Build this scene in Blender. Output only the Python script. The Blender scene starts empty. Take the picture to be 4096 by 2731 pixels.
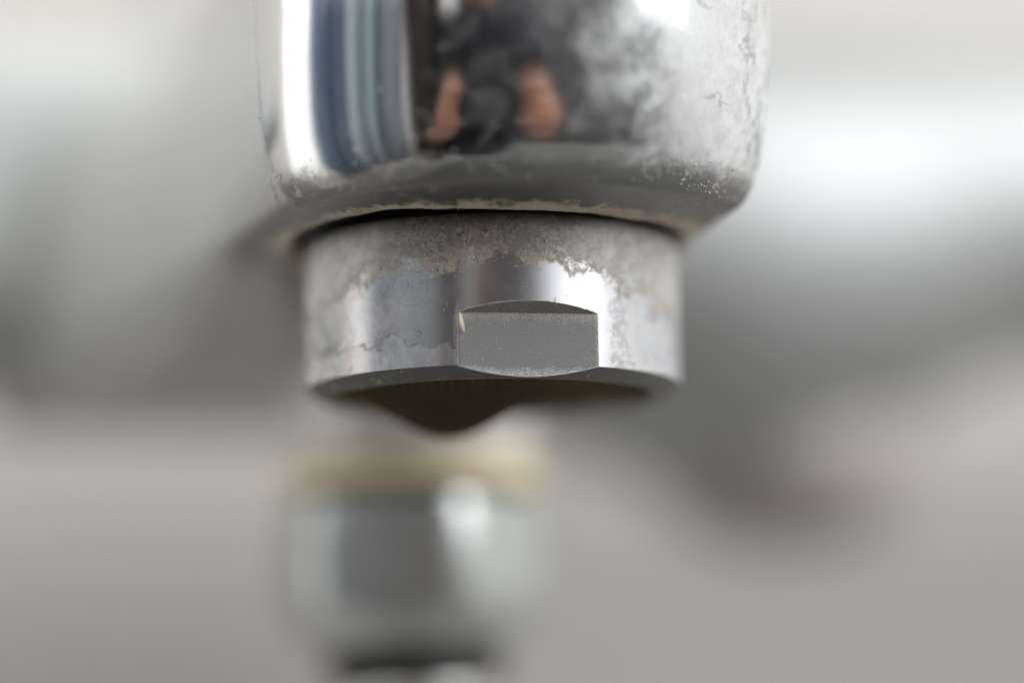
import bpy, bmesh, math, random
from math import sin, cos, pi, radians, sqrt
from mathutils import Vector, Matrix, noise

random.seed(7)
S = 0.001                      # everything below is written in millimetres
scene = bpy.context.scene
C = scene.collection

# ---------------------------------------------------------------- camera
PITCH, ROLL = 8.0, 1.0
cam_data = bpy.data.cameras.new("camera")
cam = bpy.data.objects.new("camera", cam_data)
C.objects.link(cam)
cam_data.sensor_width = 36.0
cam_data.lens = 99.0
cam_data.clip_start = 0.005
cam_data.clip_end = 50
cam.matrix_world = (Matrix.Translation(Vector((1.33, -190.7, -22.8)) * S)
                    @ Matrix.Rotation(radians(90 + PITCH), 4, 'X')
                    @ Matrix.Rotation(radians(-ROLL), 4, 'Z'))
cam_data.dof.use_dof = True
cam_data.dof.focus_distance = 181.0 * S
cam_data.dof.aperture_fstop = 4.9
cam_data.dof.aperture_blades = 0
scene.camera = cam

# ---------------------------------------------------------------- world, light, exposure
world = bpy.data.worlds.new("World")
scene.world = world
world.use_nodes = True
bg = world.node_tree.nodes["Background"]
bg.inputs["Color"].default_value = (0.75, 0.80, 0.85, 1)
bg.inputs["Strength"].default_value = 0.05

YAW = radians(15.5)            # the tap and its wall are turned a little away from the lens
ROT = Matrix.Rotation(YAW, 4, 'Z')


def room(u, w, z):
    return ROT @ (Vector((u, w, z)) * S)


def window_light(name, loc, target, sx, sy, radiance, colour):
    d = bpy.data.lights.new(name, 'AREA')
    d.shape = 'RECTANGLE'
    d.size, d.size_y = sx, sy
    d.energy = radiance * pi * sx * sy
    d.color = colour
    o = bpy.data.objects.new(name, d)
    C.objects.link(o)
    o.location = loc
    o.rotation_euler = (Vector(target) - Vector(loc)).to_track_quat('-Z', 'Y').to_euler()
    return o


window_light("window_daylight", Vector((1.03, -0.70, 0.80)), room(0, 0, 20), 1.0, 1.25, 8.1, (0.96, 0.98, 1.0))
# narrow frosted pane on the left, next to the towel
window_light("side_pane_daylight", room(-336, 82, 250), room(0, 82, 250), 0.108, 1.1, 0.9, (1.0, 0.98, 0.95))

# window high on the left wall, above the towel
window_light("left_window_daylight", room(-336, -150, 560), room(0, -150, 560), 0.36, 0.78, 2.2, (0.97, 0.98, 1.0))

scene.view_settings.view_transform = 'Standard'
scene.view_settings.look = 'None'
scene.view_settings.exposure = 0.0
scene.view_settings.gamma = 1.0
scene.cycles.use_denoising = True
scene.cycles.max_bounces = 10
scene.cycles.diffuse_bounces = 5
scene.cycles.glossy_bounces = 6
scene.cycles.caustics_reflective = False
scene.cycles.caustics_refractive = False
scene.cycles.sample_clamp_indirect = 6.0


# ---------------------------------------------------------------- node helper
class N:
    """small wrapper to write node graphs as expressions"""
    def __init__(self, name):
        self.m = bpy.data.materials.new(name)
        self.m.use_nodes = True
        self.t = self.m.node_tree
        self.t.nodes.clear()
        self.out = self.t.nodes.new("ShaderNodeOutputMaterial")
        tc = self.t.nodes.new("ShaderNodeTexCoord")
        mp = self.t.nodes.new("ShaderNodeMapping")
        mp.inputs["Scale"].default_value = (1000, 1000, 1000)
        self.t.links.new(tc.outputs["Object"], mp.inputs["Vector"])
        self.P = mp.outputs["Vector"]                     # object position in mm
        sp = self.t.nodes.new("ShaderNodeSeparateXYZ")
        self.t.links.new(self.P, sp.inputs[0])
        self.X, self.Y, self.Z = sp.outputs

    def put(self, sock, v):
        if isinstance(v, bpy.types.NodeSocket):
            self.t.links.new(v, sock)
        elif isinstance(v, tuple) and len(v) == 3 and sock.type == 'RGBA':
            sock.default_value = (*v, 1)
        else:
            sock.default_value = v

    def math(self, op, a, b=0.0, c=None, clamp=False):
        n = self.t.nodes.new("ShaderNodeMath")
        n.operation = op
        n.use_clamp = clamp
        self.put(n.inputs[0], a)
        self.put(n.inputs[1], b)
        if c is not None:
            self.put(n.inputs[2], c)
        return n.outputs[0]

    def add(self, a, b): return self.math('ADD', a, b)
    def sub(self, a, b): return self.math('SUBTRACT', a, b)
    def mul(self, a, b): return self.math('MULTIPLY', a, b)
    def mx(self, a, b): return self.math('MAXIMUM', a, b)
    def mn(self, a, b): return self.math('MINIMUM', a, b)
    def inv(self, a): return self.math('SUBTRACT', 1.0, a)
    def clamp(self, a): return self.math('ADD', a, 0.0, clamp=True)

    def ramp(self, v, a, b, lo=0.0, hi=1.0):
        """smoothstep of v from a..b onto lo..hi"""
        n = self.t.nodes.new("ShaderNodeMapRange")
        n.interpolation_type = 'SMOOTHSTEP'
        for k, x in zip((0, 1, 2, 3, 4), (v, a, b, lo, hi)):
            self.put(n.inputs[k], x)
        return n.outputs[0]

    def noise(self, scale, detail=3.0, rough=0.55, dist=0.0, vec=None, seed=0.0, stretch=None):
        v = vec if vec is not None else self.P
        if stretch or seed:
            mp = self.t.nodes.new("ShaderNodeMapping")
            mp.inputs["Location"].default_value = (seed * 13.7, seed * 7.3, seed * 3.1)
            mp.inputs["Scale"].default_value = stretch or (1, 1, 1)
            self.t.links.new(v, mp.inputs["Vector"])
            v = mp.outputs[0]
        n = self.t.nodes.new("ShaderNodeTexNoise")
        self.put(n.inputs["Vector"], v)
        self.put(n.inputs["Scale"], scale)
        self.put(n.inputs["Detail"], detail)
        self.put(n.inputs["Roughness"], rough)
        self.put(n.inputs["Distortion"], dist)
        return n.outputs[0]

    def warp(self, amount, scale):
        n = self.t.nodes.new("ShaderNodeTexNoise")
        self.put(n.inputs["Vector"], self.P)
        self.put(n.inputs["Scale"], scale)
        self.put(n.inputs["Detail"], 3.0)
        a = self.t.nodes.new("ShaderNodeVectorMath")
        a.operation = 'MULTIPLY_ADD'
        self.t.links.new(n.outputs["Color"], a.inputs[0])
        a.inputs[1].default_value = (amount,) * 3
        self.t.links.new(self.P, a.inputs[2])
        return a.outputs[0]

    def voronoi(self, scale, vec=None, feature='F1', rand=1.0):
        n = self.t.nodes.new("ShaderNodeTexVoronoi")
        n.feature = feature
        self.put(n.inputs["Vector"], vec if vec is not None else self.P)
        self.put(n.inputs["Scale"], scale)
        self.put(n.inputs["Randomness"], rand)
        return n.outputs["Distance"]

    def mix(self, f, a, b):
        n = self.t.nodes.new("ShaderNodeMix")
        n.data_type = 'RGBA'
        self.put(n.inputs[0], f)
        self.put(n.inputs[6], a)
        self.put(n.inputs[7], b)
        return n.outputs[2]

    def fmix(self, f, a, b):
        n = self.t.nodes.new("ShaderNodeMix")
        n.data_type = 'FLOAT'
        self.put(n.inputs[0], f)
        self.put(n.inputs[2], a)
        self.put(n.inputs[3], b)
        return n.outputs[0]

    def bump(self, h, dist_mm, strength=1.0, normal=None):
        n = self.t.nodes.new("ShaderNodeBump")
        n.inputs["Strength"].default_value = strength
        n.inputs["Distance"].default_value = dist_mm * S
        self.put(n.inputs["Height"], h)
        if normal is not None:
            self.put(n.inputs["Normal"], normal)
        return n.outputs[0]

    def bsdf(self, color, rough, metal=0.0, normal=None, spec=0.5):
        b = self.t.nodes.new("ShaderNodeBsdfPrincipled")
        self.put(b.inputs["Base Color"], color)
        self.put(b.inputs["Roughness"], rough)
        self.put(b.inputs["Metallic"], metal)
        b.inputs["Specular IOR Level"].default_value = spec
        if normal is not None:
            self.put(b.inputs["Normal"], normal)
        return b.outputs[0]

    def shade(self, f, a, b):
        n = self.t.nodes.new("ShaderNodeMixShader")
        self.put(n.inputs[0], f)
        self.put(n.inputs[1], a)
        self.put(n.inputs[2], b)
        return n.outputs[0]

    def done(self, s):
        self.t.links.new(s, self.out.inputs[0])
        return self.m

    def ring(self, cx, cz, r, w, wob=0.25, axes='XZ'):
        """thin dried-drop outline round a point (in the plane of two axes)"""
        a = self.X if axes[0] == 'X' else self.Y
        d = self.math('POWER', self.add(self.math('POWER', self.sub(a, cx), 2.0),
                                        self.math('POWER', self.sub(self.Z, cz), 2.0)), 0.5)
        d = self.add(d, self.mul(self.sub(self.noise(1.1, 4.0, seed=cx + cz), 0.5), wob * 2))
        e = self.math('ABSOLUTE', self.sub(d, r))
        return self.ramp(e, 0.0, w, 1.0, 0.0)


CHROME = (0.73, 0.74, 0.755)


# ---------------------------------------------------------------- materials
def mat_spout():
    n = N("limescaled_chrome")
    front = n.ramp(n.Y, 0.0, -6.0)
    # cloudy limescale on the right half of the end, in mottled blotches
    blot = n.noise(0.30, 2.5, 0.45, 0.35)
    cloud = n.noise(0.75, 3.0, 0.5, 0.6, seed=21)
    fine = n.noise(2.2, 6.0, 0.65, seed=2)
    side = n.ramp(n.add(n.X, n.mul(n.sub(blot, 0.5), 15.0)), -1.5, 8.5)
    mott = n.ramp(n.add(n.mul(blot, 0.35), n.mul(cloud, 0.65)), 0.36, 0.60)
    haze_r = n.mul(side, n.add(0.42, n.mul(mott, 0.48)))
    grit = n.ramp(n.noise(5.0, 6.0, 0.72, seed=31, stretch=(1, 1, 0.6)), 0.42, 0.62)
    haze_r = n.add(haze_r, n.mul(n.mul(n.ramp(n.X, 9.0, 13.0), grit), 0.22))
    # vertical scraped streaks on the far right flank
    streak = n.noise(1.0, 7.0, 0.7, seed=4, stretch=(1.6, 1.6, 0.35))
    scr = n.mul(n.mul(n.ramp(n.X, 11.0, 14.5), n.ramp(streak, 0.51, 0.58)), n.ramp(fine, 0.38, 0.52))
    crk = n.voronoi(0.22, n.warp(3.4, 0.55), 'DISTANCE_TO_EDGE')
    crk = n.mul(n.ramp(crk, 0.006, 0.030, 1.0, 0.0), n.ramp(n.noise(0.25, 3.0, seed=45), 0.48, 0.60))
    crk = n.mul(crk, n.ramp(n.X, 3.0, 7.0))
    bare = n.mul(n.ramp(n.X, 5.0, 9.0), n.ramp(n.noise(1.5, 7.0, 0.72, 0.5, seed=47), 0.60, 0.68))
    mark = n.clamp(n.mx(n.mx(scr, n.mul(crk, 0.55)), n.mul(bare, 0.6)))
    haze_r = n.mul(haze_r, n.inv(n.mul(mark, 0.5)))
    # left: faint smears only
    smear = n.ramp(n.noise(0.5, 7.0, 0.65, 0.8, seed=6), 0.55, 0.75)
    haze_l = n.mul(n.inv(side), n.mul(smear, 0.22))
    haze_mid = n.mul(n.ramp(n.noise(0.22, 4.0, 0.6, 1.2, seed=9), 0.5, 0.72), 0.10)
    haze = n.mx(n.mx(haze_r, haze_l), haze_mid)
    # dried drop marks
    rings = n.mx(n.mul(n.mx(n.ring(3.6, 22.6, 1.1, 0.8, 0.3), n.ring(3.2, 21.2, 0.7, 0.8, 0.3)), 0.8),
                 n.mx(n.ring(-9.4, 15.0, 0.9, 0.12, 0.1), n.ring(10.0, 18.5, 2.2, 0.25, 1.2)))
    haze = n.mx(haze, n.mul(rings, 0.22))
    # crystalline line and dirt along the lower rounding, dull flanks
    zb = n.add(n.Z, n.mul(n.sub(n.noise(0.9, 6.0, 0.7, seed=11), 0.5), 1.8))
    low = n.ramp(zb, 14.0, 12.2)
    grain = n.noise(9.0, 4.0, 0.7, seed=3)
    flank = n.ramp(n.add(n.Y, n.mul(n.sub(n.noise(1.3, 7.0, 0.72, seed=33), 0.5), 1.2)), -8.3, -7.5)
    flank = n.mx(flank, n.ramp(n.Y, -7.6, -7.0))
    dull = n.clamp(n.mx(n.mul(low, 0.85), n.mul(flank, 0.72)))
    # cream crust near the opening
    rr = n.math('POWER', n.add(n.math('POWER', n.X, 2.0), n.math('POWER', n.Y, 2.0)), 0.5)
    rq = n.add(rr, n.mul(n.sub(n.noise(0.7, 7.0, 0.72, seed=5), 0.5), 5.6))
    crust = n.mul(n.ramp(rq, 15.3, 14.2), n.ramp(n.Z, 12.3, 11.5))
    patch = n.mul(n.ramp(n.noise(0.75, 8.0, 0.7, 0.4, seed=8), 0.56, 0.63), n.mul(n.mul(low, 0.75), n.ramp(n.math('ABSOLUTE', n.X), 5.0, 9.0)))
    crust = n.clamp(n.mx(crust, patch))
    h = n.add(n.mul(n.add(haze, low), n.mul(fine, 0.5)), n.mul(crust, n.add(0.8, grain)))
    nb = n.bump(h, 0.05, 0.55)
    micro = n.bump(n.noise(7.0, 4.0, 0.65), 0.012, 0.25)
    chrome = n.bsdf(CHROME, n.add(0.05, n.mul(haze, 0.12)), 1.0, micro)
    film_c = n.mix(fine, (0.58, 0.60, 0.61), (0.80, 0.80, 0.79))
    film = n.bsdf(film_c, 0.42, 0.0, nb)
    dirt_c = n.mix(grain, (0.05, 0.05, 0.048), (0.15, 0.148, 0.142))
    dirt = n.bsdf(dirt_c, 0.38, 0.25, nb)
    cr_c = n.mix(n.noise(3.0, 5.0, 0.7, seed=14), (0.42, 0.37, 0.29), (0.78, 0.72, 0.61))
    cr = n.bsdf(cr_c, 0.8, 0.0, nb)
    sh = n.shade(haze, chrome, film)
    pale_c = n.mix(fine, (0.42, 0.425, 0.42), (0.66, 0.66, 0.65))
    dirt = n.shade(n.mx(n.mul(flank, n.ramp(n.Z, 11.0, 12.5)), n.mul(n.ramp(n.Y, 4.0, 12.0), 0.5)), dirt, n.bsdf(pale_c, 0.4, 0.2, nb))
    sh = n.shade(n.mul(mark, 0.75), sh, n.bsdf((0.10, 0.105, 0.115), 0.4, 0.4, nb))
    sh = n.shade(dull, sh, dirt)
    sh = n.shade(crust, sh, cr)
    return n.done(sh)


def mat_aerator():
    n = N("limescaled_aerator_metal")
    fine = n.noise(3.0, 7.0, 0.65, seed=2)
    grain = n.noise(11.0, 4.0, 0.7, seed=3)
    # ragged crust band under the top edge
    edge = n.noise(0.55, 8.0, 0.68, 0.35, seed=5)
    rag = n.noise(2.2, 6.0, 0.7, 0.5, seed=1)
    hh = n.add(n.Z, n.add(n.mul(n.sub(edge, 0.5), 5.2), n.mul(n.sub(rag, 0.5), 2.6)))
    hh = n.add(hh, n.mul(n.math('POWER', n.math('ABSOLUTE', n.X), 2.0), 0.019))
    pale = n.ramp(n.math('ABSOLUTE', n.add(n.X, n.mul(n.sub(rag, 0.5), 3.0))), 4.5, 9.0)
    band = n.ramp(hh, 8.0, 8.35)
    rim = n.mul(n.ramp(hh, 7.45, 8.0), n.inv(n.ramp(hh, 8.2, 8.7)))
    # thin film with blotches, heavier to the sides
    blot = n.noise(0.32, 6.0, 0.62, 0.4, seed=7)
    ax = n.math('ABSOLUTE', n.X)
    film = n.add(n.mul(n.ramp(blot, 0.38, 0.70), n.ramp(ax, 3.0, 8.0, 0.05, 0.34)), n.ramp(ax, 4.5, 10.0, 0.015, 0.42))
    tz = n.add(n.Z, n.mul(n.sub(n.noise(0.42, 5.0, 0.6, seed=15), 0.5), 4.2))
    film = n.add(film, n.mul(n.mul(n.ramp(tz, 2.45, 2.3), n.ramp(n.X, 7.0, 3.0)), 0.16))
    patch = n.ramp(n.noise(0.85, 7.0, 0.66, 0.6, seed=43), 0.50, 0.56)
    film = n.add(film, n.mul(n.mul(patch, n.ramp(ax, 6.0, 9.0)), 0.26))
    # brown-grey trickle on the right of the flat
    tx = n.add(n.X, n.mul(n.sub(n.noise(0.9, 6.0, 0.7, seed=12), 0.5), 3.4))
    trick = n.mul(n.mul(n.ramp(n.math('ABSOLUTE', n.sub(tx, 8.3)), 0.2, 0.9, 1.0, 0.0), n.ramp(n.Y, -2.0, -4.0)), n.ramp(n.Z, 7.5, 5.5))
    trick = n.mul(trick, n.ramp(rag, 0.42, 0.6))
    # dried-drop outlines and tide lines
    rings = n.ring(-5.2, 5.9, 1.15, 0.05, 0.12)
    for cx, cz, r in ((-3.9, 5.6, 0.8), (-4.0, 6.1, 1.05), (1.2, 6.7, 0.95), (1.0, 6.3, 0.5), (-6.2, 6.2, 0.9), (-7.9, 5.2, 0.5), (0.2, 5.3, 0.4)):
        rings = n.mx(rings, n.ring(cx, cz, r, 0.05, 0.12))
    tide = n.math('ABSOLUTE', n.sub(n.add(n.Z, n.mul(n.sub(n.noise(0.42, 5.0, 0.6, seed=15), 0.5), 4.2)), 2.4))
    tide = n.mul(n.ramp(tide, 0.03, 0.10, 1.0, 0.0), n.ramp(n.X, 7.0, -1.0))
    spot = n.ramp(n.voronoi(0.42, n.warp(1.2, 1.5)), 0.16, 0.12)
    spot = n.mul(spot, n.ramp(rag, 0.38, 0.5))
    crk = n.voronoi(0.30, n.warp(2.6, 0.8), 'DISTANCE_TO_EDGE')
    crk = n.mul(n.ramp(crk, 0.012, 0.045, 1.0, 0.0), n.ramp(n.noise(0.28, 3.0, seed=41), 0.55, 0.63))
    stain = n.clamp(n.mx(n.mx(n.mx(rings, n.mul(crk, 0.0)), tide), n.mul(spot, 0.8)))
    # specks on the metal
    sv = n.voronoi(4.5, n.warp(0.25, 4.0))
    speck = n.mul(n.ramp(sv, 0.24, 0.12), n.ramp(n.noise(0.5, 4.0, 0.6, seed=19), 0.46, 0.62))
    hgt = n.add(n.add(n.mul(band, n.add(0.5, n.mul(fine, 1.2))), n.mul(film, grain)), n.add(n.mul(speck, 0.9), n.mul(rim, 0.7)))
    hgt = n.add(hgt, n.mul(trick, 0.8))
    nb = n.bump(hgt, 0.06, 0.7)
    mb = n.bump(n.add(grain, n.mul(fine, 0.6)), 0.012, 0.35)
    metal = n.bsdf((0.54, 0.545, 0.57), n.add(n.ramp(n.X, 0.5, 5.0, 0.13, 0.36), n.mul(blot, 0.12)), 1.0, mb)
    tint = n.noise(0.45, 5.0, 0.62, 0.6, seed=51)
    fc = n.mix(fine, (0.45, 0.45, 0.45), (0.74, 0.735, 0.72))
    fc = n.mix(n.mul(n.ramp(tint, 0.48, 0.62), n.ramp(n.X, -1.0, -5.0)), fc, n.mix(fine, (0.55, 0.47, 0.43), (0.82, 0.74, 0.69)))
    fc = n.mix(n.mul(n.ramp(tint, 0.47, 0.60), n.ramp(n.X, 5.0, 8.0)), fc, n.mix(fine, (0.34, 0.35, 0.39), (0.72, 0.75, 0.80)))
    blotch = n.mul(n.ramp(n.noise(0.38, 6.0, 0.65, 0.8, seed=53), 0.56, 0.64), n.ramp(ax, 8.0, 10.5))
    fc = n.mix(n.mul(blotch, 0.7), fc, (0.25, 0.24, 0.26))
    filmb = n.bsdf(fc, 0.45, 0.0, nb)
    sh = n.shade(n.clamp(film), metal, filmb)
    sh = n.shade(n.mul(n.mul(stain, n.ramp(n.noise(1.4, 6.0, 0.7, seed=61), 0.40, 0.62)), 0.7), sh, n.bsdf((0.16, 0.145, 0.13), 0.6, 0.2, nb))
    sh = n.shade(n.mul(tide, n.ramp(rag, 0.35, 0.6, 0.25, 0.65)), sh, n.bsdf((0.17, 0.155, 0.145), 0.6, 0.1, nb))
    sh = n.shade(n.mul(speck, 0.5), sh, n.bsdf((0.55, 0.54, 0.52), 0.6, 0.0, nb))
    bc = n.mix(n.ramp(n.add(n.mul(fine, 0.55), n.mul(grain, 0.45)), 0.42, 0.62), (0.15, 0.132, 0.12), (0.60, 0.55, 0.51))
    lump = n.ramp(n.noise(0.9, 5.0, 0.6, 0.6, seed=23), 0.42, 0.60)
    bc = n.mix(lump, bc, n.mix(fine, (0.19, 0.172, 0.16), (0.38, 0.355, 0.33)))
    vein = n.ramp(n.math('ABSOLUTE', n.sub(n.noise(0.7, 6.0, 0.65, 0.5, seed=25), 0.5)), 0.0, 0.035, 1.0, 0.0)
    bc = n.mix(n.mul(vein, grain), bc, (0.50, 0.45, 0.40))
    bc = n.mix(n.mul(pale, 0.75), bc, n.mix(n.clamp(n.add(n.mul(n.ramp(n.noise(0.8, 7.0, 0.68, 0.5, seed=63), 0.40, 0.62), 0.65), n.mul(grain, 0.35))), (0.46, 0.44, 0.42), (0.90, 0.89, 0.87)))
    bandb = n.bsdf(bc, 0.62, 0.15, nb)
    sh = n.shade(n.mul(band, 0.90), sh, bandb)
    rimb = n.bsdf(n.mix(grain, (0.38, 0.32, 0.24), (0.62, 0.57, 0.49)), 0.75, 0.0, nb)
    sh = n.shade(n.mul(rim, n.ramp(edge, 0.40, 0.55, 0.25, 0.8)), sh, rimb)
    sh = n.shade(n.mul(trick, 0.7), sh, n.bsdf(n.mix(grain, (0.24, 0.21, 0.175), (0.52, 0.48, 0.42)), 0.75, 0.0, nb))
    return n.done(sh)


def mat_flat():
    n = N("milled_grey_metal")
    lines = n.noise(1.0, 5.0, 0.7, stretch=(0.10, 0.10, 14.0))
    grain = n.noise(8.0, 5.0, 0.7)
    sv = n.voronoi(5.5, n.warp(0.3, 5.0))
    speck = n.mul(n.ramp(sv, 0.30, 0.10), n.ramp(n.noise(1.4, 5.0, 0.65, seed=4), 0.50, 0.66))
    foot = n.ramp(n.add(n.Z, n.mul(n.sub(n.noise(1.6, 6.0, 0.7, seed=6), 0.5), 1.3)), 0.75, 0.25)
    foot = n.mul(foot, n.ramp(grain, 0.42, 0.66, 0.2, 0.8))
    up = n.ramp(n.add(n.Z, n.mul(n.sub(n.noise(1.1, 6.0, 0.7, seed=2), 0.5), 1.4)), 3.3, 4.2)
    nb = n.bump(n.add(n.add(n.mul(lines, 0.3), n.mul(grain, 0.45)), n.add(n.mul(n.mx(speck, foot), 1.6), n.mul(up, grain))), 0.035, 0.6)
    col = n.mix(n.add(n.mul(lines, 0.5), n.mul(grain, 0.5)), (0.155, 0.155, 0.153), (0.245, 0.245, 0.24))
    col = n.mix(n.mx(n.mul(speck, 0.5), n.mul(foot, 0.7)), col, (0.55, 0.55, 0.54))
    col = n.mix(n.mul(up, n.ramp(grain, 0.4, 0.6, 0.25, 0.9)), col, (0.36, 0.335, 0.305))
    return n.done(n.bsdf(col, 0.42, 0.35, nb))


def mat_lip():
    n = N("worn_rim_metal")
    grain = n.noise(6.0, 6.0, 0.7)
    blot = n.noise(0.9, 7.0, 0.7, 0.5, seed=3)
    crack = n.ramp(n.voronoi(0.9, n.warp(1.5, 1.2), 'DISTANCE_TO_EDGE'), 0.02, 0.05, 1.0, 0.0)
    crack = n.mul(crack, n.ramp(blot, 0.5, 0.6))
    nb = n.bump(n.sub(n.add(n.mul(grain, 0.6), blot), crack), 0.06, 0.6)
    col = n.mix(grain, (0.06, 0.06, 0.059), (0.18, 0.178, 0.172))
    col = n.mix(n.ramp(blot, 0.55, 0.63), col, (0.30, 0.27, 0.23))
    col = n.mix(crack, col, (0.05, 0.045, 0.04))
    return n.done(n.bsdf(col, 0.55, 0.15, nb))


def mat_crust(name, a, b):
    n = N(name)
    g = n.noise(5.0, 6.0, 0.7)
    return n.done(n.bsdf(n.mix(g, a, b), 0.85, 0.0, n.bump(n.noise(9.0, 5.0, 0.7), 0.05, 0.8)))


def mat_bore():
    n = N("stained_bore_metal")
    g = n.noise(1.2, 6.0, 0.7)
    return n.done(n.bsdf(n.mix(g, (0.10, 0.075, 0.05), (0.30, 0.27, 0.22)), 0.30, 0.8, n.bump(g, 0.05, 0.5)))


def mat_mesh():
    n = N("brown_stained_wire")
    g = n.noise(1.5, 5.0, 0.7)
    return n.done(n.bsdf(n.mix(g, (0.035, 0.025, 0.012), (0.20, 0.14, 0.06)), 0.5, 0.4))


def mat_simple(name, col, rough, metal=0.0, var=0.25, scale=0.15, spec=0.5):
    n = N(name)
    g = n.noise(scale, 6.0, 0.6)
    lo = tuple(c * (1 - var) for c in col)
    hi = tuple(min(1.0, c * (1 + var)) for c in col)
    return n.done(n.bsdf(n.mix(g, lo, hi), rough, metal, n.bump(g, 0.1, 0.15), spec))


def mat_body():
    n = N("hazed_chrome")
    g = n.ramp(n.noise(0.12, 6.0, 0.6, 0.3), 0.35, 0.65)
    ch = n.bsdf((0.41, 0.42, 0.42), 0.58, 1.0)
    film = n.bsdf((0.50, 0.51, 0.50), 0.55)
    return n.done(n.shade(n.add(0.22, n.mul(g, 0.10)), ch, film))


M_SPOUT, M_AER, M_FLAT, M_LIP = mat_spout(), mat_aerator(), mat_flat(), mat_lip()
M_CRUST = mat_crust("pale_limescale_crust", (0.22, 0.215, 0.205), (0.56, 0.55, 0.53))
M_CREAM = mat_crust("cream_limescale_flake", (0.50, 0.40, 0.28), (0.78, 0.70, 0.58))
M_CRUMB = N("chalky_scale")
M_CRUMB = M_CRUMB.done(M_CRUMB.bsdf(M_CRUMB.mix(M_CRUMB.noise(3.0, 4.0), (0.42, 0.41, 0.385), (0.74, 0.73, 0.70)), 0.8))
M_BORE, M_MESH, M_BODY = mat_bore(), mat_mesh(), mat_body()
M_RUBBER = mat_simple("black_rubber", (0.012, 0.012, 0.012), 0.6)
M_BRASS = mat_simple("tarnished_brass", (0.86, 0.70, 0.47), 0.45, 0.1, 0.25, 0.6)
M_KNOB = mat_simple("satin_grey_metal", (0.49, 0.505, 0.49), 0.7, 0.0, 0.06, 0.1)
M_NECK = mat_simple("scaled_plating", (0.85, 0.83, 0.80), 0.4, 0.2, 0.12, 0.4)
M_BULGE_SHADE = mat_simple("bulge_shade_brown", (0.39, 0.36, 0.325), 0.6, 0.1, 0.2, 0.3)  # brown tone of the shade below the valve bulge, as a colour
M_NUT = mat_simple("dull_plated_nut", (0.52, 0.54, 0.53), 0.28, 0.8, 0.12, 0.3)
M_HOSE = mat_simple("steel_hose_braid", (0.52, 0.51, 0.49), 0.35, 0.7, 0.2, 0.8)
M_WALL = mat_simple("warm_grey_wall_paint", (0.585, 0.558, 0.515), 0.55, 0.0, 0.03, 0.02)
M_WHITE = mat_simple("white_wall_paint", (0.82, 0.81, 0.79), 0.5, 0.0, 0.02, 0.01)
M_FLOOR = mat_simple("grey_floor", (0.23, 0.225, 0.215), 0.5, 0.0, 0.1, 0.01)
M_DIM = mat_simple("dark_grey_wall_paint", (0.09, 0.09, 0.09), 0.6, 0.0, 0.05, 0.01)
M_SKIN = mat_simple("skin", (0.50, 0.25, 0.17), 0.5, 0.0, 0.12, 0.05)
M_SHIRT = mat_simple("black_shirt_cloth", (0.012, 0.013, 0.018), 0.9, 0.0, 0.2, 0.05)
M_ROBE = mat_simple("dark_brown_cloth", (0.022, 0.016, 0.015), 0.9, 0.0, 0.5, 0.03)
M_HAIR = mat_simple("dark_hair", (0.02, 0.014, 0.010), 0.6, 0.0, 0.3, 0.2)
M_CAMERA = mat_simple("black_camera_plastic", (0.012, 0.012, 0.013), 0.45)
M_GLASS = mat_simple("coated_lens_glass", (0.07, 0.075, 0.08), 0.12)


def mat_towel():
    n = N("blue_striped_cloth")
    g = n.noise(0.3, 6.0, 0.7)
    # woven stripes: broad blue, pale band, teal
    s1 = n.ramp(n.math('ABSOLUTE', n.sub(n.Y, -92.0)), 12.0, 18.0, 1.0, 0.0)
    s2 = n.ramp(n.math('ABSOLUTE', n.sub(n.Y, -161.0)), 6.0, 11.0, 1.0, 0.0)
    s3 = n.ramp(n.Y, 2.0, 10.0)
    col = n.mix(g, (0.070, 0.100, 0.155), (0.105, 0.140, 0.20))
    col = n.mix(n.ramp(n.Y, -98.0, -108.0), col, (0.15, 0.19, 0.215))
    col = n.mix(n.ramp(n.Y, -175.0, -195.0), col, (0.17, 0.185, 0.215))
    col = n.mix(n.mx(s1, s2), col, (0.34, 0.40, 0.43))
    col = n.mix(s3, col, (0.22, 0.24, 0.33))
    return n.done(n.bsdf(col, 0.9, 0.0, n.bump(g, 0.8, 0.4)))


M_TOWEL = mat_towel()


# ---------------------------------------------------------------- object helpers
def link(name, bm, mats, parent=None, smooth=True, sharp=None, matrix=None):
    bmesh.ops.recalc_face_normals(bm, faces=bm.faces[:])
    me = bpy.data.meshes.new(name)
    bm.to_mesh(me)
    bm.free()
    for m in (mats if isinstance(mats, (list, tuple)) else [mats]):
        me.materials.append(m)
    if smooth:
        me.polygons.foreach_set("use_smooth", [True] * len(me.polygons))
        if sharp:
            me.set_sharp_from_angle(angle=radians(sharp))
    o = bpy.data.objects.new(name, me)
    C.objects.link(o)
    if parent is not None:
        o.parent = parent
    if matrix is not None:
        o.matrix_local = matrix
    return o


def tag(o, label=None, cat=None, group=None, kind=None):
    for k, v in (("label", label), ("category", cat), ("group", group), ("kind", kind)):
        if v:
            o[k] = v
    return o


def rings_bm(rings, close_first=False, close_last=False, bm=None):
    """rings: list of equally long lists of Vectors (mm)"""
    bm = bm or bmesh.new()
    vs = [[bm.verts.new(p * S) for p in r] for r in rings]
    n = len(vs[0])
    for a, b in zip(vs, vs[1:]):
        for i in range(n):
            j = (i + 1) % n
            bm.faces.new((a[i], a[j], b[j], b[i]))
    if close_first:
        bm.faces.new(vs[0])
    if close_last:
        bm.faces.new(vs[-1])
    return bm


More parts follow.
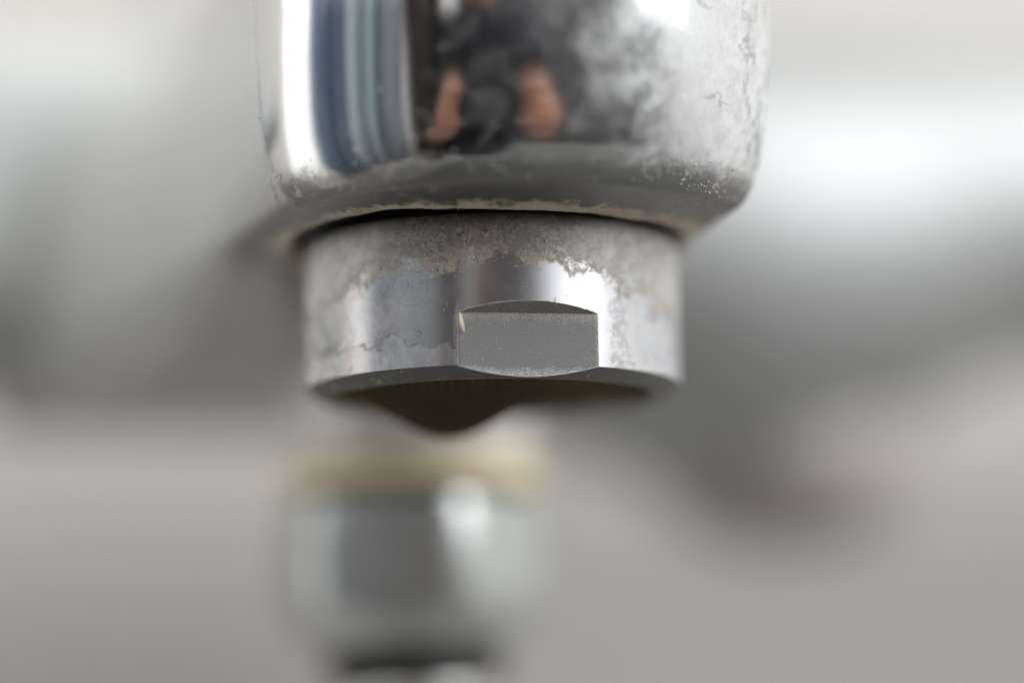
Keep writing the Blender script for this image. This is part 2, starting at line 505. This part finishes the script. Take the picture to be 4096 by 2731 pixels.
def lathe_bm(profile, n=96, axis='Z', c=(0, 0, 0), closed=False, bm=None, caps=(False, False)):
    rings = []
    for r, h in profile:
        ring = []
        for i in range(n):
            a = 2 * pi * i / n
            if axis == 'Z':
                p = Vector((c[0] + r * cos(a), c[1] + r * sin(a), c[2] + h))
            elif axis == 'X':
                p = Vector((c[0] + h, c[1] + r * cos(a), c[2] + r * sin(a)))
            else:
                p = Vector((c[0] + r * cos(a), c[1] + h, c[2] + r * sin(a)))
            ring.append(p)
        rings.append(ring)
    if closed:
        rings.append(rings[0])
        bm = bm or bmesh.new()
        vs = [[bm.verts.new(p * S) for p in r] for r in rings[:-1]]
        m = len(vs)
        for k in range(m):
            a, b = vs[k], vs[(k + 1) % m]
            for i in range(n):
                j = (i + 1) % n
                bm.faces.new((a[i], a[j], b[j], b[i]))
        return bm
    return rings_bm(rings, caps[0], caps[1], bm)


def smooth_profile(pts, k=4):
    """Catmull-Rom through profile points"""
    out = []
    for i in range(len(pts) - 1):
        p0 = Vector(pts[max(i - 1, 0)]); p1 = Vector(pts[i]); p2 = Vector(pts[i + 1]); p3 = Vector(pts[min(i + 2, len(pts) - 1)])
        for j in range(k):
            t = j / k
            out.append(tuple(0.5 * ((2 * p1) + (p2 - p0) * t + (2 * p0 - 5 * p1 + 4 * p2 - p3) * t * t + (3 * p1 - p0 - 3 * p2 + p3) * t ** 3)))
    out.append(tuple(pts[-1]))
    return out


def tube_bm(path, radii, n=16, bm=None, caps=True):
    rings = []
    up = Vector((0.13, 0.21, 0.97))
    for i, p in enumerate(path):
        d = (path[min(i + 1, len(path) - 1)] - path[max(i - 1, 0)]).normalized()
        a = d.cross(up)
        if a.length < 1e-4:
            a = d.cross(Vector((1, 0, 0)))
        a.normalize()
        b = d.cross(a)
        r = radii[i] if isinstance(radii, (list, tuple)) else radii
        rings.append([p + (a * cos(2 * pi * k / n) + b * sin(2 * pi * k / n)) * r for k in range(n)])
    return rings_bm(rings, caps, caps, bm)


def box_bm(x0, x1, y0, y1, z0, z1, bm=None, bevel=0.0):
    b2 = bmesh.new()
    vs = [b2.verts.new(Vector((x, y, z)) * S) for x in (x0, x1) for y in (y0, y1) for z in (z0, z1)]
    for f in ((0, 1, 3, 2), (4, 6, 7, 5), (0, 4, 5, 1), (2, 3, 7, 6), (0, 2, 6, 4), (1, 5, 7, 3)):
        b2.faces.new([vs[i] for i in f])
    if bevel:
        bmesh.ops.bevel(b2, geom=b2.edges[:], offset=bevel * S, segments=3, affect='EDGES', profile=0.5)
    if bm is None:
        return b2
    me = bpy.data.meshes.new("tmp"); b2.to_mesh(me); b2.free(); bm.from_mesh(me); bpy.data.meshes.remove(me)
    return bm


# ---------------------------------------------------------------- the setting (a bathroom corner; only the wall behind the tap is in frame)
def slab(name, u0, u1, w0, w1, z0, z1, mat):
    o = link(name, box_bm(u0, u1, w0, w1, z0, z1), mat, smooth=False)
    o.matrix_world = ROT
    return tag(o, kind="structure")


slab("wall", -340, 1400, 140, 200, -700, 1700, M_WALL)
slab("side_wall", -400, -340, -1600, 140, -700, 1700, M_WHITE)
slab("far_wall", -340, 1400, -1360, -1300, -700, 1700, M_DIM)
slab("window_wall", 1400, 1460, -1600, 140, -700, 1700, M_WHITE)
slab("floor", -400, 1460, -1660, 200, -760, -700, M_FLOOR)
slab("ceiling", -400, 1460, -1660, 200, 1700, 1760, M_WHITE)

# ---------------------------------------------------------------- the tap
tap = bpy.data.objects.new("bath_tap", None)
C.objects.link(tap)
tap.rotation_euler = (0, 0, YAW)
tap.empty_display_size = 0.02
tag(tap, "worn chrome bath tap with limescale crust around its spout end and aerator", "tap")

TX, TY = -0.65, -7.4             # centre of the rounded spout end (local frame, spout runs back along +y)
R_TIP = 16.95


def drop(t):
    """how far the spout has sunk t mm behind the end's centre (it levels out towards the body)"""
    a = 0.5 * (t - 8 + sqrt((t - 8) ** 2 + 30))
    return 0.21 * 30 * math.tanh(a / 30)


LEN = 81.0


# end face: nearly flat middle, rounder shoulders, tight corners; it is turned a little against the spout
R_MID, R_SH, R_CORNER, TURN_FACE = 28.0, 17.0, 2.2, radians(10.0)
A_MID = radians(8.0)
X_MID = (R_MID - R_SH) * sin(A_MID)
A_SH = math.asin((R_TIP - X_MID - R_CORNER) / (R_SH - R_CORNER))
C_MID = Vector((0, R_MID - 17.5 + 5.2, 0))
C_SH = C_MID + Vector((sin(A_MID), -cos(A_MID), 0)) * (R_MID - R_SH)
C_CO = C_SH + Vector((sin(A_SH), -cos(A_SH), 0)) * (R_SH - R_CORNER)
ROT_FACE = Matrix.Rotation(-TURN_FACE, 3, 'Z')


def face_point(nrm, inset):
    """point of the end outline whose outward normal points nrm (radians, + right) in the spout's frame"""
    b = nrm + TURN_FACE
    sg = 1 if b >= 0 else -1
    d = Vector((sin(b), -cos(b), 0))
    if abs(b) < A_MID:
        p = C_MID + d * (R_MID - inset)
    elif abs(b) < A_SH:
        p = Vector((sg * C_SH.x, C_SH.y, 0)) + d * (R_SH - inset)
    else:
        p = Vector((sg * C_CO.x, C_CO.y, 0)) + d * (R_CORNER - inset)
    return ROT_FACE @ p


def outline(inset, z, n_front=150, n_side=40, n_back=24):
    pts = []
    for i in range(n_front + 1):                      # right -> front -> left, finer round the corners
        f = 1 - 2 * i / n_front
        p = face_point(pi / 2 * f, inset)
        pts.append(Vector((TX + p.x, TY + p.y, z)))
    a, b = pts[0].copy(), pts[-1].copy()
    yb = TY + LEN
    for i in range(1, n_side + 1):
        t = (i / n_side)
        flare = 9.0 * max(0.0, (t - 0.45) / 0.55) ** 2      # the left flank swells into the body
        pts.append(Vector((b.x - 0.03 * (yb - b.y) * t - flare, b.y + (yb - b.y) * t, z)))
    xr, xl = a.x + 0.03 * (yb - a.y), pts[-1].x
    for i in range(1, n_back):
        pts.append(Vector((xl + (xr - xl) * i / n_back, yb, z)))
    for i in range(n_side, 0, -1):
        t = i / n_side
        pts.append(Vector((a.x + (xr - a.x) * t, a.y + (yb - a.y) * t, z)))
    return pts


def sink(p):
    d = drop(p.y - TY)
    u = min(14.0, max(0.0, p.z - 12.0))
    lean = 0.125 * u - 0.0035 * u * u                        # the end face leans forward at the top
    return Vector((p.x, p.y - lean, p.z - d))


# hole ring with the same vertex count, index for index
N_OUT = len(outline(0, 0))
HX, HY, HR = -0.3, 0.2, 13.4
nf = 150


def hole(z, r):
    pts = []
    base = outline(3, z)
    for i in range(N_OUT):
        if i <= nf:
            a = -pi * i / nf
        else:
            a = pi - pi * (i - nf) / (N_OUT - nf)
        w = min(1.0, max(0.0, (-cos(a) - 0.1) / 0.7)) + 0.7 * min(1.0, max(0.0, (cos(a) - 0.45) / 0.4))
        lip = -0.52 + 0.42 * w * w * (3 - 2 * w) if w < 1 else -0.10
        lip += 0.10 * noise.noise(Vector((cos(a) * 5, sin(a) * 5, 1.7))) + 0.05 * noise.noise(Vector((cos(a) * 19, sin(a) * 19, 4.7)))
        pts.append(Vector((HX + r * cos(a), HY + r * sin(a), z + (lip if z < 12 else 0))))
    return pts


prof = smooth_profile([(1.40, 12.4), (1.05, 13.1), (0.75, 14.1), (0.50, 15.3), (0.28, 17.1), (0.12, 19.4), (0.03, 21.6), (0, 24), (0, 27), (0.5, 32), (2.4, 37), (5.5, 40.5), (9.5, 42.5), (14, 43.3)], 4)
rings = [hole(16.0, HR), hole(11.35, HR), hole(11.15, HR + 0.12)]
inner = hole(11.15, HR + 0.12)
outer = outline(2.35, 11.55)
for k in range(1, 10):
    f = k / 10
    rings.append([a.lerp(b, f) for a, b in zip(inner, outer)])
rings.append(outer)
rings += [outline(2.1, 11.6), outline(1.85, 11.78), outline(1.62, 12.04)]
rings += [outline(i, z) for i, z in prof]
rings = [[p if k < 3 else sink(p) for p in r] for k, r in enumerate(rings)]
spout = link("spout", rings_bm(rings, False, True), M_SPOUT, tap)

# ---- aerator: its housing is a lathe with two milled spanner flats
R_A = 12.7
aer_prof = [(11.0, 6.0), (11.0, 0.35), (11.15, 0.05), (11.72, 0.0), (12.66, 0.72), (12.70, 0.85), (12.70, 9.5), (12.66, 9.9), (12.54, 10.25), (12.32, 10.55), (12.0, 10.75), (11.5, 10.85), (11.0, 10.9)]
FLAT_Y = 11.83
FLAT_AZ = -90 + 11.5 - 15.5    # direction the near flat faces, in the tap's own frame
dirf = Vector((cos(radians(FLAT_AZ)), sin(radians(FLAT_AZ)), 0))
tang = Vector((-dirf.y, dirf.x, 0))


def housing():
    """polar sheet cut analytically so the flats get crisp edges"""
    bm = bmesh.new()
    n = 288
    half = math.acos(FLAT_Y / R_A)
    # angular samples: even, plus both edges of each flat
    angs = []
    for f0 in (radians(FLAT_AZ), radians(FLAT_AZ) + pi):
        m = 40
        angs += [f0 - half + 2 * half * i / m for i in range(m + 1)]
        m2 = 110
        g = pi - 2 * half
        angs += [f0 + half + g * i / m2 for i in range(1, m2)]

    def off(a):
        best = 9
        for f0 in (radians(FLAT_AZ), radians(FLAT_AZ) + pi):
            d = (a - f0 + pi) % (2 * pi) - pi
            if abs(d) < abs(best):
                best = d
        return best
    ZT, ZS = 4.20, 4.88        # flat ends / shoulder meets the cylinder (at the middle)
    cols = []
    for a in angs:
        d = off(a)
        infl = abs(d) <= half + 1e-6
        col = []
        if infl:
            rf = FLAT_Y / cos(d)
            depth = R_A - rf
            zs = ZT + (ZS - ZT) * max(0.0, depth) / (R_A - FLAT_Y)     # sloped shoulder
            # chamfer cone: r from 11.72 at z=0 to 12.70 at .85
            zc = max(0.02, min(0.85, (rf - 11.72) / (12.70 - 11.72) * 0.78))
        else:
            rf, zs, zc = R_A, ZT, 0.78
        lower = [(11.0, 6.0), (11.0, 3.0), (11.0, 0.35), (11.15, 0.05), (11.72, 0.0)]
        col += lower
        col += [(min(rf, 11.72 + (12.70 - 11.72) * zc / 0.78 * k), zc * k) for k in (0.33, 0.66)]
        col.append((rf, zc))                                         # index 7: flat's lower edge
        for k in range(1, 9):
            col.append((rf, zc + (ZT - zc) * k / 8))                 # ..15: flat's upper straight edge
        col.append(((rf + R_A) / 2, (ZT + zs) / 2))
        col.append((R_A, zs))                                        # 17: shoulder arc
        for k in range(1, 9):
            col.append((R_A, zs + (9.5 - zs) * k / 8))
        col += aer_prof[7:]
        cols.append([(Vector((r * cos(a), r * sin(a), z)), infl) for r, z in col])
    vs = [[bm.verts.new(p * S) for p, _ in c] for c in cols]
    na = len(cols)
    nr = len(cols[0])
    sharp = []
    for i in range(na):
        j = (i + 1) % na
        both = cols[i][0][1] and cols[j][0][1]
        for k in range(nr - 1):
            f = bm.faces.new((vs[i][k], vs[j][k], vs[j][k + 1], vs[i][k + 1]))
            if k < 3:
                f.material_index = 3
            elif k < 7:
                f.material_index = 2
            elif both and 7 <= k < 17:
                f.material_index = 1
    bmesh.ops.remove_doubles(bm, verts=bm.verts[:], dist=1e-7)
    bmesh.ops.dissolve_degenerate(bm, dist=1e-7, edges=bm.edges[:])
    return bm


aerator = bpy.data.objects.new("aerator", None)
C.objects.link(aerator)
aerator.parent = tap
TURN = Matrix.Rotation(-YAW, 4, 'Z')          # marks on the aerator are written facing the lens
hb = housing()
hb.transform(Matrix.Rotation(YAW, 4, 'Z'))
hous = link("housing", hb, [M_AER, M_FLAT, M_LIP, M_BORE], aerator, sharp=24)
hous.matrix_local = TURN

# seal seen as a dark line between housing and spout
link("seal_ring", lathe_bm([(10.0, 11.2), (12.9, 11.5), (13.4, 12.4), (13.4, 14.0), (10.0, 14.0)], 96, closed=True), M_RUBBER, aerator)

# brown wire screen bulging a little below the rim, dark disc behind it
SC = Vector((-3.1, 0.8, 0))


def sag(x, y):
    r = sqrt(x * x + y * y)
    k = min(1.0, max(0.0, (10.8 - r) / 2.0))
    q = sqrt((x - SC.x) ** 2 + (y - SC.y) ** 2)
    return 0.9 - 3.3 * math.exp(-(q / 5.2) ** 2.0) * (k * k * (3 - 2 * k))


bm = bmesh.new()
for axis in (0, 1):
    for k in range(-16, 17):
        o = k * 0.66
        l = sqrt(max(0.5, 10.9 ** 2 - o * o))
        path = []
        for i in range(33):
            q = -l + 2 * l * i / 32
            x, y = (q, o) if axis == 0 else (o, q)
            path.append(Vector((x, y, sag(x, y) + 0.07 * axis)))
        tube_bm(path, 0.12, 5, bm)
bm.transform(TURN)
link("wire_screen", bm, M_MESH, aerator)
bm = bmesh.new()
prev = None
for k in range(0, 25):
    r = max(0.02, 10.95 * k / 24)
    ring = []
    for i in range(64):
        a = 2 * pi * i / 64
        x, y = r * cos(a), r * sin(a)
        ring.append(bm.verts.new(Vector((x, y, sag(x, y) + 0.28)) * S))
    if prev:
        for i in range(64):
            bm.faces.new((prev[i], prev[(i + 1) % 64], ring[(i + 1) % 64], ring[i]))
    prev = ring
bm.transform(TURN)
link("flow_disc", bm, M_RUBBER, aerator)


# limescale burr along the edges of the near flat
def burr(points, r0, seed, bm):
    path, rad = [], []
    for i, p in enumerate(points):
        k = noise.noise(p * 2.1 + Vector((seed, 0, 0))) + 0.6 * noise.noise(p * 6.0 + Vector((0, seed, 0)))
        path.append(p + Vector((0, 0, 0.03 * k)))
        rad.append(max(0.012, r0 * (1 + 0.9 * k)))
    tube_bm(path, rad, 7, bm)


half = math.acos(FLAT_Y / R_A)
bm = bmesh.new()
arc = []
for i in range(121):
    d = -half + 2 * half * i / 120
    rf = FLAT_Y / cos(d)
    z = 4.20 + 0.68 * (R_A - rf) / (R_A - FLAT_Y)
    a = radians(FLAT_AZ) + d
    arc.append(Vector((R_A * cos(a), R_A * sin(a), z)))
burr(arc, 0.030, 3.0, bm)
low = []
for i in range(121):
    d = -half + 2 * half * i / 120
    rf = FLAT_Y / cos(d)
    z = max(0.02, min(0.85, (rf - 11.72) / 0.98 * 0.78))
    a = radians(FLAT_AZ) + d
    low.append(Vector((rf * cos(a), rf * sin(a), z)))
burr(low, 0.034, 8.0, bm)
for sgn in (-1, 1):
    a = radians(FLAT_AZ) + sgn * half
    burr([Vector((R_A * cos(a), R_A * sin(a), 0.8 + 3.4 * i / 60)) for i in range(61)], 0.022, 5.0 + sgn, bm)
link("limescale_burr", bm, M_CRUST, aerator)

# cream flake stuck in the upper left corner of the flat
bm = bmesh.new()
a = radians(FLAT_AZ) - half
base = Vector((12.62 * cos(a), 12.62 * sin(a), 0)) + tang * 0.12
pts = [(-0.04, 4.3), (0.14, 4.2), (0.20, 3.75), (0.36, 3.35), (0.38, 2.85), (0.12, 2.8), (-0.05, 3.4)]
f0 = [bm.verts.new((base + tang * x + dirf * 0.10 + Vector((0, 0, z))) * S) for x, z in pts]
f1 = [bm.verts.new((base + tang * x * 1.2 - dirf * 0.35 + Vector((0, 0, z))) * S) for x, z in pts]
bm.faces.new(f0); bm.faces.new(f1[::-1])
for i in range(len(pts)):
    j = (i + 1) % len(pts)
    bm.faces.new((f0[i], f0[j], f1[j], f1[i]))
bmesh.ops.bevel(bm, geom=bm.edges[:], offset=0.03 * S, segments=2, affect='EDGES')
link("limescale_flake", bm, M_CREAM, aerator)

# a fibre caught on the shoulder and one under the spout
bm = bmesh.new()
a = radians(FLAT_AZ) + 0.35 * half
q = Vector((12.75 * cos(a), 12.75 * sin(a), 4.75))
tube_bm([q + tang * x + Vector((0, 0, z)) - dirf * -0.05 for x, z in ((0.06, -0.15), (0.08, 0.0), (0.02, 0.14), (0.06, 0.26), (0.0, 0.38))], 0.022, 6, bm)
tube_bm([Vector((-5.6, -12.4, 10.95)), Vector((-5.55, -12.6, 10.8)), Vector((-5.5, -12.5, 10.6))], 0.02, 6, bm)
link("lint_fibre", bm, M_CREAM, aerator)

# crumbs of scale: along the ragged edge on the aerator and round the spout's lower corners
def crumb(bm, p, r):
    m = Matrix.Translation(p * S) @ Matrix.Rotation(random.uniform(0, 6), 4, Vector((random.random(), random.random(), 0.3)).normalized())
    m = m @ Matrix.Diagonal((random.uniform(0.7, 1.6), random.uniform(0.6, 1.2), random.uniform(0.5, 1.0), 1))
    bmesh.ops.create_icosphere(bm, subdivisions=1, radius=r * S, matrix=m)


bm = bmesh.new()
for k in range(520):
    x = random.choice((random.uniform(-8.5, 8.5), random.gauss(6.2, 1.5), random.gauss(-6.0, 1.4)))
    if abs(x) > 9.5:
        continue
    z = 8.1 - 0.019 * x * x + random.gauss(0, 0.55) + 0.8 * noise.noise(Vector((x * 0.6, 3.3, 0)))
    if noise.noise(Vector((x * 0.9, z * 0.9, 9.0))) < -0.05 or z > 9.3:
        continue
    crumb(bm, Vector((x, -sqrt(12.68 ** 2 - x * x), z)), abs(random.gauss(0, 0.035)) + 0.02)
for k in range(160):
    x = random.gauss(7.9, 0.55)
    crumb(bm, Vector((x, -sqrt(12.68 ** 2 - x * x), random.uniform(0.9, 6.0))), abs(random.gauss(0, 0.025)) + 0.015)
bm.transform(TURN)
tag(link("scale_crumbs", bm, M_CRUMB, aerator), kind="stuff")

bm = bmesh.new()
prof_edge = [(2.1, 11.6), (1.85, 11.78), (1.62, 12.04), (1.40, 12.4), (1.05, 13.1), (0.75, 14.1), (0.50, 15.3), (0.28, 17.1), (0.12, 19.4)]
for k in range(1300):
    ang = random.choice((radians(random.gauss(-76, 9)), radians(random.uniform(-85, 70)), radians(random.uniform(8, 72))))
    zc = random.uniform(11.8, 13.6) if random.random() > 0.12 else random.uniform(13.6, 18.0)
    if zc > 13.6 and ang > 0:
        continue
    ins = 2.0
    for (i0, z0), (i1, z1) in zip(prof_edge, prof_edge[1:]):
        if z0 <= zc <= z1:
            ins = i0 + (i1 - i0) * (zc - z0) / (z1 - z0)
    ins += 0.02
    if noise.noise(Vector((ang * 4, zc, 2.0))) < -0.1:
        continue
    q = face_point(max(-pi / 2, min(pi / 2, ang)), ins)
    crumb(bm, sink(Vector((TX + q.x, TY + q.y, zc))), abs(random.gauss(0, 0.04)) + 0.022)
tag(link("scale_crumbs", bm, M_CRUMB, tap), kind="stuff")

# ---- body: horizontal bar behind, turned profile with the valve bulge on the right
BY, BZ = 76.0, 32.0
body_prof = smooth_profile([(14.6, -12), (15.6, -6), (17.6, 2), (19.0, 10), (20.2, 22), (22.4, 36), (22.6, 46), (20.8, 58), (18.0, 68), (16.4, 78), (16.0, 92), (16.0, 230)], 5)
rings = []
for r, h in body_prof:
    rings.append([Vector((h, BY + r * cos(2 * pi * i / 96), BZ + 14.6 - r + r * sin(2 * pi * i / 96))) for i in range(96)])
link("valve_body", rings_bm(rings, True, True), M_BODY, tap)


def squircle(x, hy, hz, n=4.2, m=96):
    pts = []
    for i in range(m):
        a = 2 * pi * i / m
        c, s_ = cos(a), sin(a)
        pts.append(Vector((x, BY + hy * math.copysign(abs(c) ** (2 / n), c), BZ - 6.5 + hz * math.copysign(abs(s_) ** (2 / n), s_))))
    return pts


link("side_handle", rings_bm([squircle(x, a, b) for x, a, b in ((-4, 15.2, 14.2), (-8, 15.8, 14.9), (-12, 16.2, 15.3), (-60, 16.2, 15.4), (-88, 15.6, 15.5), (-90, 15.0, 15.0), (-91, 14, 14))], True, True), M_KNOB, tap)
link("handle_stem", lathe_bm([(11, -91.2), (11, -150)], 64, 'X', (0, BY, BZ - 6.5), caps=(True, True)), M_BODY, tap)
link("bulge_shade_lump", lathe_bm(smooth_profile([(12.5, 9), (13.0, 4), (12.0, 0), (8.0, -3.8), (0.1, -5.2)], 3), 48, c=(50, BY, 0), caps=(True, False)), M_BULGE_SHADE, tap)  # added lump, stands in for the brown shade below the valve bulge
# inlet legs with cover plates where the bar meets the wall
for u in (-135, 185):
    link("inlet_leg", lathe_bm([(11, 8), (11, 65)], 48, 'Y', (u, BY, BZ), caps=(True, True)), M_BODY, tap)
    link("cover_plate", lathe_bm(smooth_profile([(12, 50), (24, 53), (31, 58), (33, 64.5)], 4), 64, 'Y', (u, BY, BZ), caps=(True, True)), M_BODY, tap)

# ---- hose outlet under the spout
OX, OY = 2.4, 34.0
link("hose_outlet", lathe_bm([(9.0, 12), (9.5, 6), (9.5, 0.2), (9.1, -0.2), (9.1, -1.0)], 64, c=(OX, OY, 0), caps=(True, True)), M_NECK, tap)
link("brass_collar", lathe_bm(smooth_profile([(9.2, -1.2), (10.2, -1.4), (10.4, -2.3), (10.2, -3.1), (9.4, -3.4)], 3), 64, c=(OX, OY, 0), caps=(True, True)), M_BRASS, tap)

# ---------------------------------------------------------------- the shower hose screwed to the outlet
hose = bpy.data.objects.new("shower_hose", None)
C.objects.link(hose)
hose.matrix_world = ROT @ Matrix.Translation(Vector((OX, OY, -3.6)) * S)
tag(hose, "metal shower hose with a grey hexagonal nut hanging below the brass collar", "hose")


def hexnut():
    levels = [(-0.2, 9.6, 1.0), (-0.9, 10.9, 0.25), (-2.0, 11.0, 0.05), (-7.5, 11.0, 0.05), (-9.0, 10.8, 0.3), (-10.6, 9.9, 0.8), (-12.0, 8.6, 1.0)]
    rings = []
    n = 72
    for z, r, rnd in levels:
        ring = []
        for i in range(n):
            a = 2 * pi * i / n
            h = (a - radians(-27.5)) % (pi / 3) - pi / 6
            rh = r * cos(pi / 6) / cos(h)
            rh = min(rh * 1.06, r)
            rr = rh * (1 - rnd) + (r * 0.96) * rnd
            ring.append(Vector((rr * cos(a), rr * sin(a), z)))
        rings.append(ring)
    return rings_bm(rings, True, True)


link("hose_nut", hexnut(), M_NUT, hose, sharp=20)
link("rubber_sleeve", lathe_bm([(6.4, -11.9), (7.0, -12.4), (7.0, -14.6), (6.2, -15.0)], 48, caps=(True, True)), M_RUBBER, hose)
path = [Vector((0.4 * t - 0.0, 0.02 * t * t, -14.8 - 6 * t)) for t in range(0, 45)]
prof_path, rad = [], []
for i in range(260):
    f = i / 259 * (len(path) - 1)
    k = min(int(f), len(path) - 2)
    prof_path.append(path[k].lerp(path[k + 1], f - k))
    rad.append(6.6 + 0.35 * sin(i * 1.55))
link("braided_hose", tube_bm(prof_path, rad, 24), M_HOSE, hose)

# ---------------------------------------------------------------- seen only in the chrome: towel on the left, photographer with camera in front
def towel():
    bm = bmesh.new()
    rows, cols = 24, 120
    grid = []
    for side in (0, 1):
        g = []
        for i in range(cols + 1):
            y = -276 + 300 * i / cols
            c = []
            for j in range(rows + 1):
                z = -260 + 362 * j / rows
                fold = 14 * sin(y * 0.055) + 8 * sin(y * 0.13 + 1.3) * (1 - 0.5 * j / rows)
                c.append(bm.verts.new(Vector((-312 + fold - 4 * side, y, z)) * S))
            g.append(c)
        grid.append(g)
    for g in grid:
        for i in range(cols):
            for j in range(rows):
                bm.faces.new((g[i][j], g[i + 1][j], g[i + 1][j + 1], g[i][j + 1]))
    for i in range(cols):
        for j in (0, rows):
            bm.faces.new((grid[0][i][j], grid[0][i + 1][j], grid[1][i + 1][j], grid[1][i][j]))
    for j in range(rows):
        for i in (0, cols):
            bm.faces.new((grid[0][i][j], grid[0][i][j + 1], grid[1][i][j + 1], grid[1][i][j]))
    return bm


tag(link("towel", towel(), M_TOWEL, matrix=ROT), "blue striped towel hanging in folds, mirrored in the chrome spout", "towel")

def robe():
    bm = bmesh.new()
    rings = []
    for j in range(26):
        z = -420 + 700 * j / 25
        f = 0.72 + 0.28 * sin(pi * min(1.0, (25 - j) / 12 + 0.25))
        ring = []
        for i in range(64):
            a = 2 * pi * i / 64
            w_ = 105 * f * (1 + 0.07 * sin(5 * a + 0.2 * j))
            ring.append(Vector((-316 + 18 * f * cos(a) * (1 + 0.3 * sin(7 * a)), -392 + w_ * sin(a) + 4 * sin(j * 0.4), z)))
        rings.append(ring)
    return rings_bm(rings, True, True)


tag(link("bath_robe", robe(), M_ROBE, matrix=ROT), "dark brown bathrobe hanging beside the blue towel, mirrored in the chrome", "bathrobe")

camera_thing = bpy.data.objects.new("photo_camera", None)
C.objects.link(camera_thing)
camera_thing.matrix_world = cam.matrix_world.copy()
tag(camera_thing, "black camera with a long lens, mirrored dark in the chrome spout", "camera")
# camera frame: -Z looks at the tap; everything stays behind the lens plane (z > 0)
link("lens_barrel", lathe_bm([(26, 14), (34, 12), (36, 16), (36, 60), (33, 64), (33, 100), (30, 104), (30, 118)], 64, caps=(False, True)), M_CAMERA, camera_thing)
link("front_glass", lathe_bm([(0.1, 17), (16, 18), (28, 21)], 48), M_GLASS, camera_thing)
link("camera_body", box_bm(-66, 66, -48, 36, 114, 150, bevel=6), M_CAMERA, camera_thing)
link("viewfinder_hump", box_bm(-22, 22, 33, 56, 116, 156, bevel=6), M_CAMERA, camera_thing)
link("hand_grip", box_bm(44, 68, -46, 30, 94, 118, bevel=7), M_CAMERA, camera_thing)


def skin_mesh(name, joints, edges, root, mat, parent=None, levels=2):
    me = bpy.data.meshes.new(name)
    me.from_pydata([Vector(p) * S for p, r in joints], edges, [])
    me.materials.append(mat)
    o = bpy.data.objects.new(name, me)
    C.objects.link(o)
    md = o.modifiers.new("skin", 'SKIN')
    md.use_smooth_shade = True
    for i, v in enumerate(me.skin_vertices[0].data):
        r = joints[i][1] * S
        v.radius = (r, r)
        v.use_root = (i == root)
    sb = o.modifiers.new("sub", 'SUBSURF')
    sb.levels = sb.render_levels = levels
    if parent:
        o.parent = parent
    return o


person = bpy.data.objects.new("person", None)
C.objects.link(person)
CAMP = Vector((1.33, -190.7, -22.8))
person.location = (CAMP + Vector((-40, -330, -600))) * S
tag(person, "photographer in a black shirt holding a camera, mirrored in the chrome", "person")
PO = CAMP + Vector((-40, -330, -600))


def build_person():
    J, E = [], []

    def v(p, r, prev=None):
        J.append((tuple(Vector(p) + CAMP - PO), r))
        if prev is not None:
            E.append((prev, len(J) - 1))
        return len(J) - 1
    # frame: x right, y away from the tap is negative, z up; origin at the lens
    pel = v((-60, -420, -420), 130)
    w1 = v((-60, -420, -250), 128, pel)
    ch = v((-55, -390, -40), 140, w1)
    nk0 = v((-50, -380, 120), 62, ch)
    nk = v((-48, -370, 180), 52, nk0)
    hd = v((-46, -350, 235), 72, nk)
    hd2 = v((-45, -345, 300), 78, hd)
    v((-45, -350, 350), 60, hd2)
    for sgn in (-1, 1):
        sh = v((-55 + sgn * 165, -385, 60), 58, ch)
        el = v((-45 + sgn * 190, -320, -190), 42, sh)
        mid = v((sgn * 130 - 20, -230, -140), 36, el)
        wr = v((sgn * 92, -150, -100), 27, mid)
        pm = v((sgn * 80, -112, -54), 31, wr)
        pm2 = v((sgn * 70, -84, -22), 28, pm)
        # fingers curl round lens (left) or grip (right)
        for k, (dz, ln) in enumerate(((26, 0.92), (9, 1.0), (-8, 0.95), (-24, 0.8))):
            a = v((sgn * 64, -62, -14 + dz), 11.5, pm2)
            b = v((sgn * (50 - 2 * k), -40 - 4 * k, -10 + dz), 10.5, a)
            v((sgn * (36 - 2 * k), -44 - 4 * k, -9 + dz * ln), 9.5, b)
        t1 = v((sgn * 60, -126, -22), 13, pm)
        t2 = v((sgn * 50, -122, 0), 11, t1)
        v((sgn * 40, -112, 10), 9.5, t2)
    body = skin_mesh("body", J, E, 0, M_SKIN, person, 2)
    # shirt over torso and upper arms
    J2, E2 = [], []

    def w(p, r, prev=None):
        J2.append((tuple(Vector(p) + CAMP - PO), r))
        if prev is not None:
            E2.append((prev, len(J2) - 1))
        return len(J2) - 1
    a = w((-60, -420, -440), 145)
    b = w((-60, -420, -250), 142, a)
    c = w((-55, -385, -30), 165, b)
    w((-52, -384, 100), 90, c)
    for sgn in (-1, 1):
        s = w((-55 + sgn * 168, -385, 60), 72, c)
        m = w((-50 + sgn * 182, -350, -90), 62, s)
        e = w((-45 + sgn * 190, -318, -190), 58, m)
        w((sgn * 155 - 35, -268, -162), 52, e)
    skin_mesh("shirt", J2, E2, 0, M_SHIRT, person, 2)
    # hair cap
    bm = bmesh.new()
    bmesh.ops.create_uvsphere(bm, u_segments=24, v_segments=14, radius=92 * S)
    bmesh.ops.delete(bm, geom=[q for q in bm.verts if q.co.z < -0.02 and q.co.y > -0.02], context='VERTS')
    bmesh.ops.transform(bm, matrix=Matrix.Translation((Vector((-45, -355, 305)) + CAMP - PO) * S), verts=bm.verts[:])
    link("hair", bm, M_HAIR, person)


build_person()
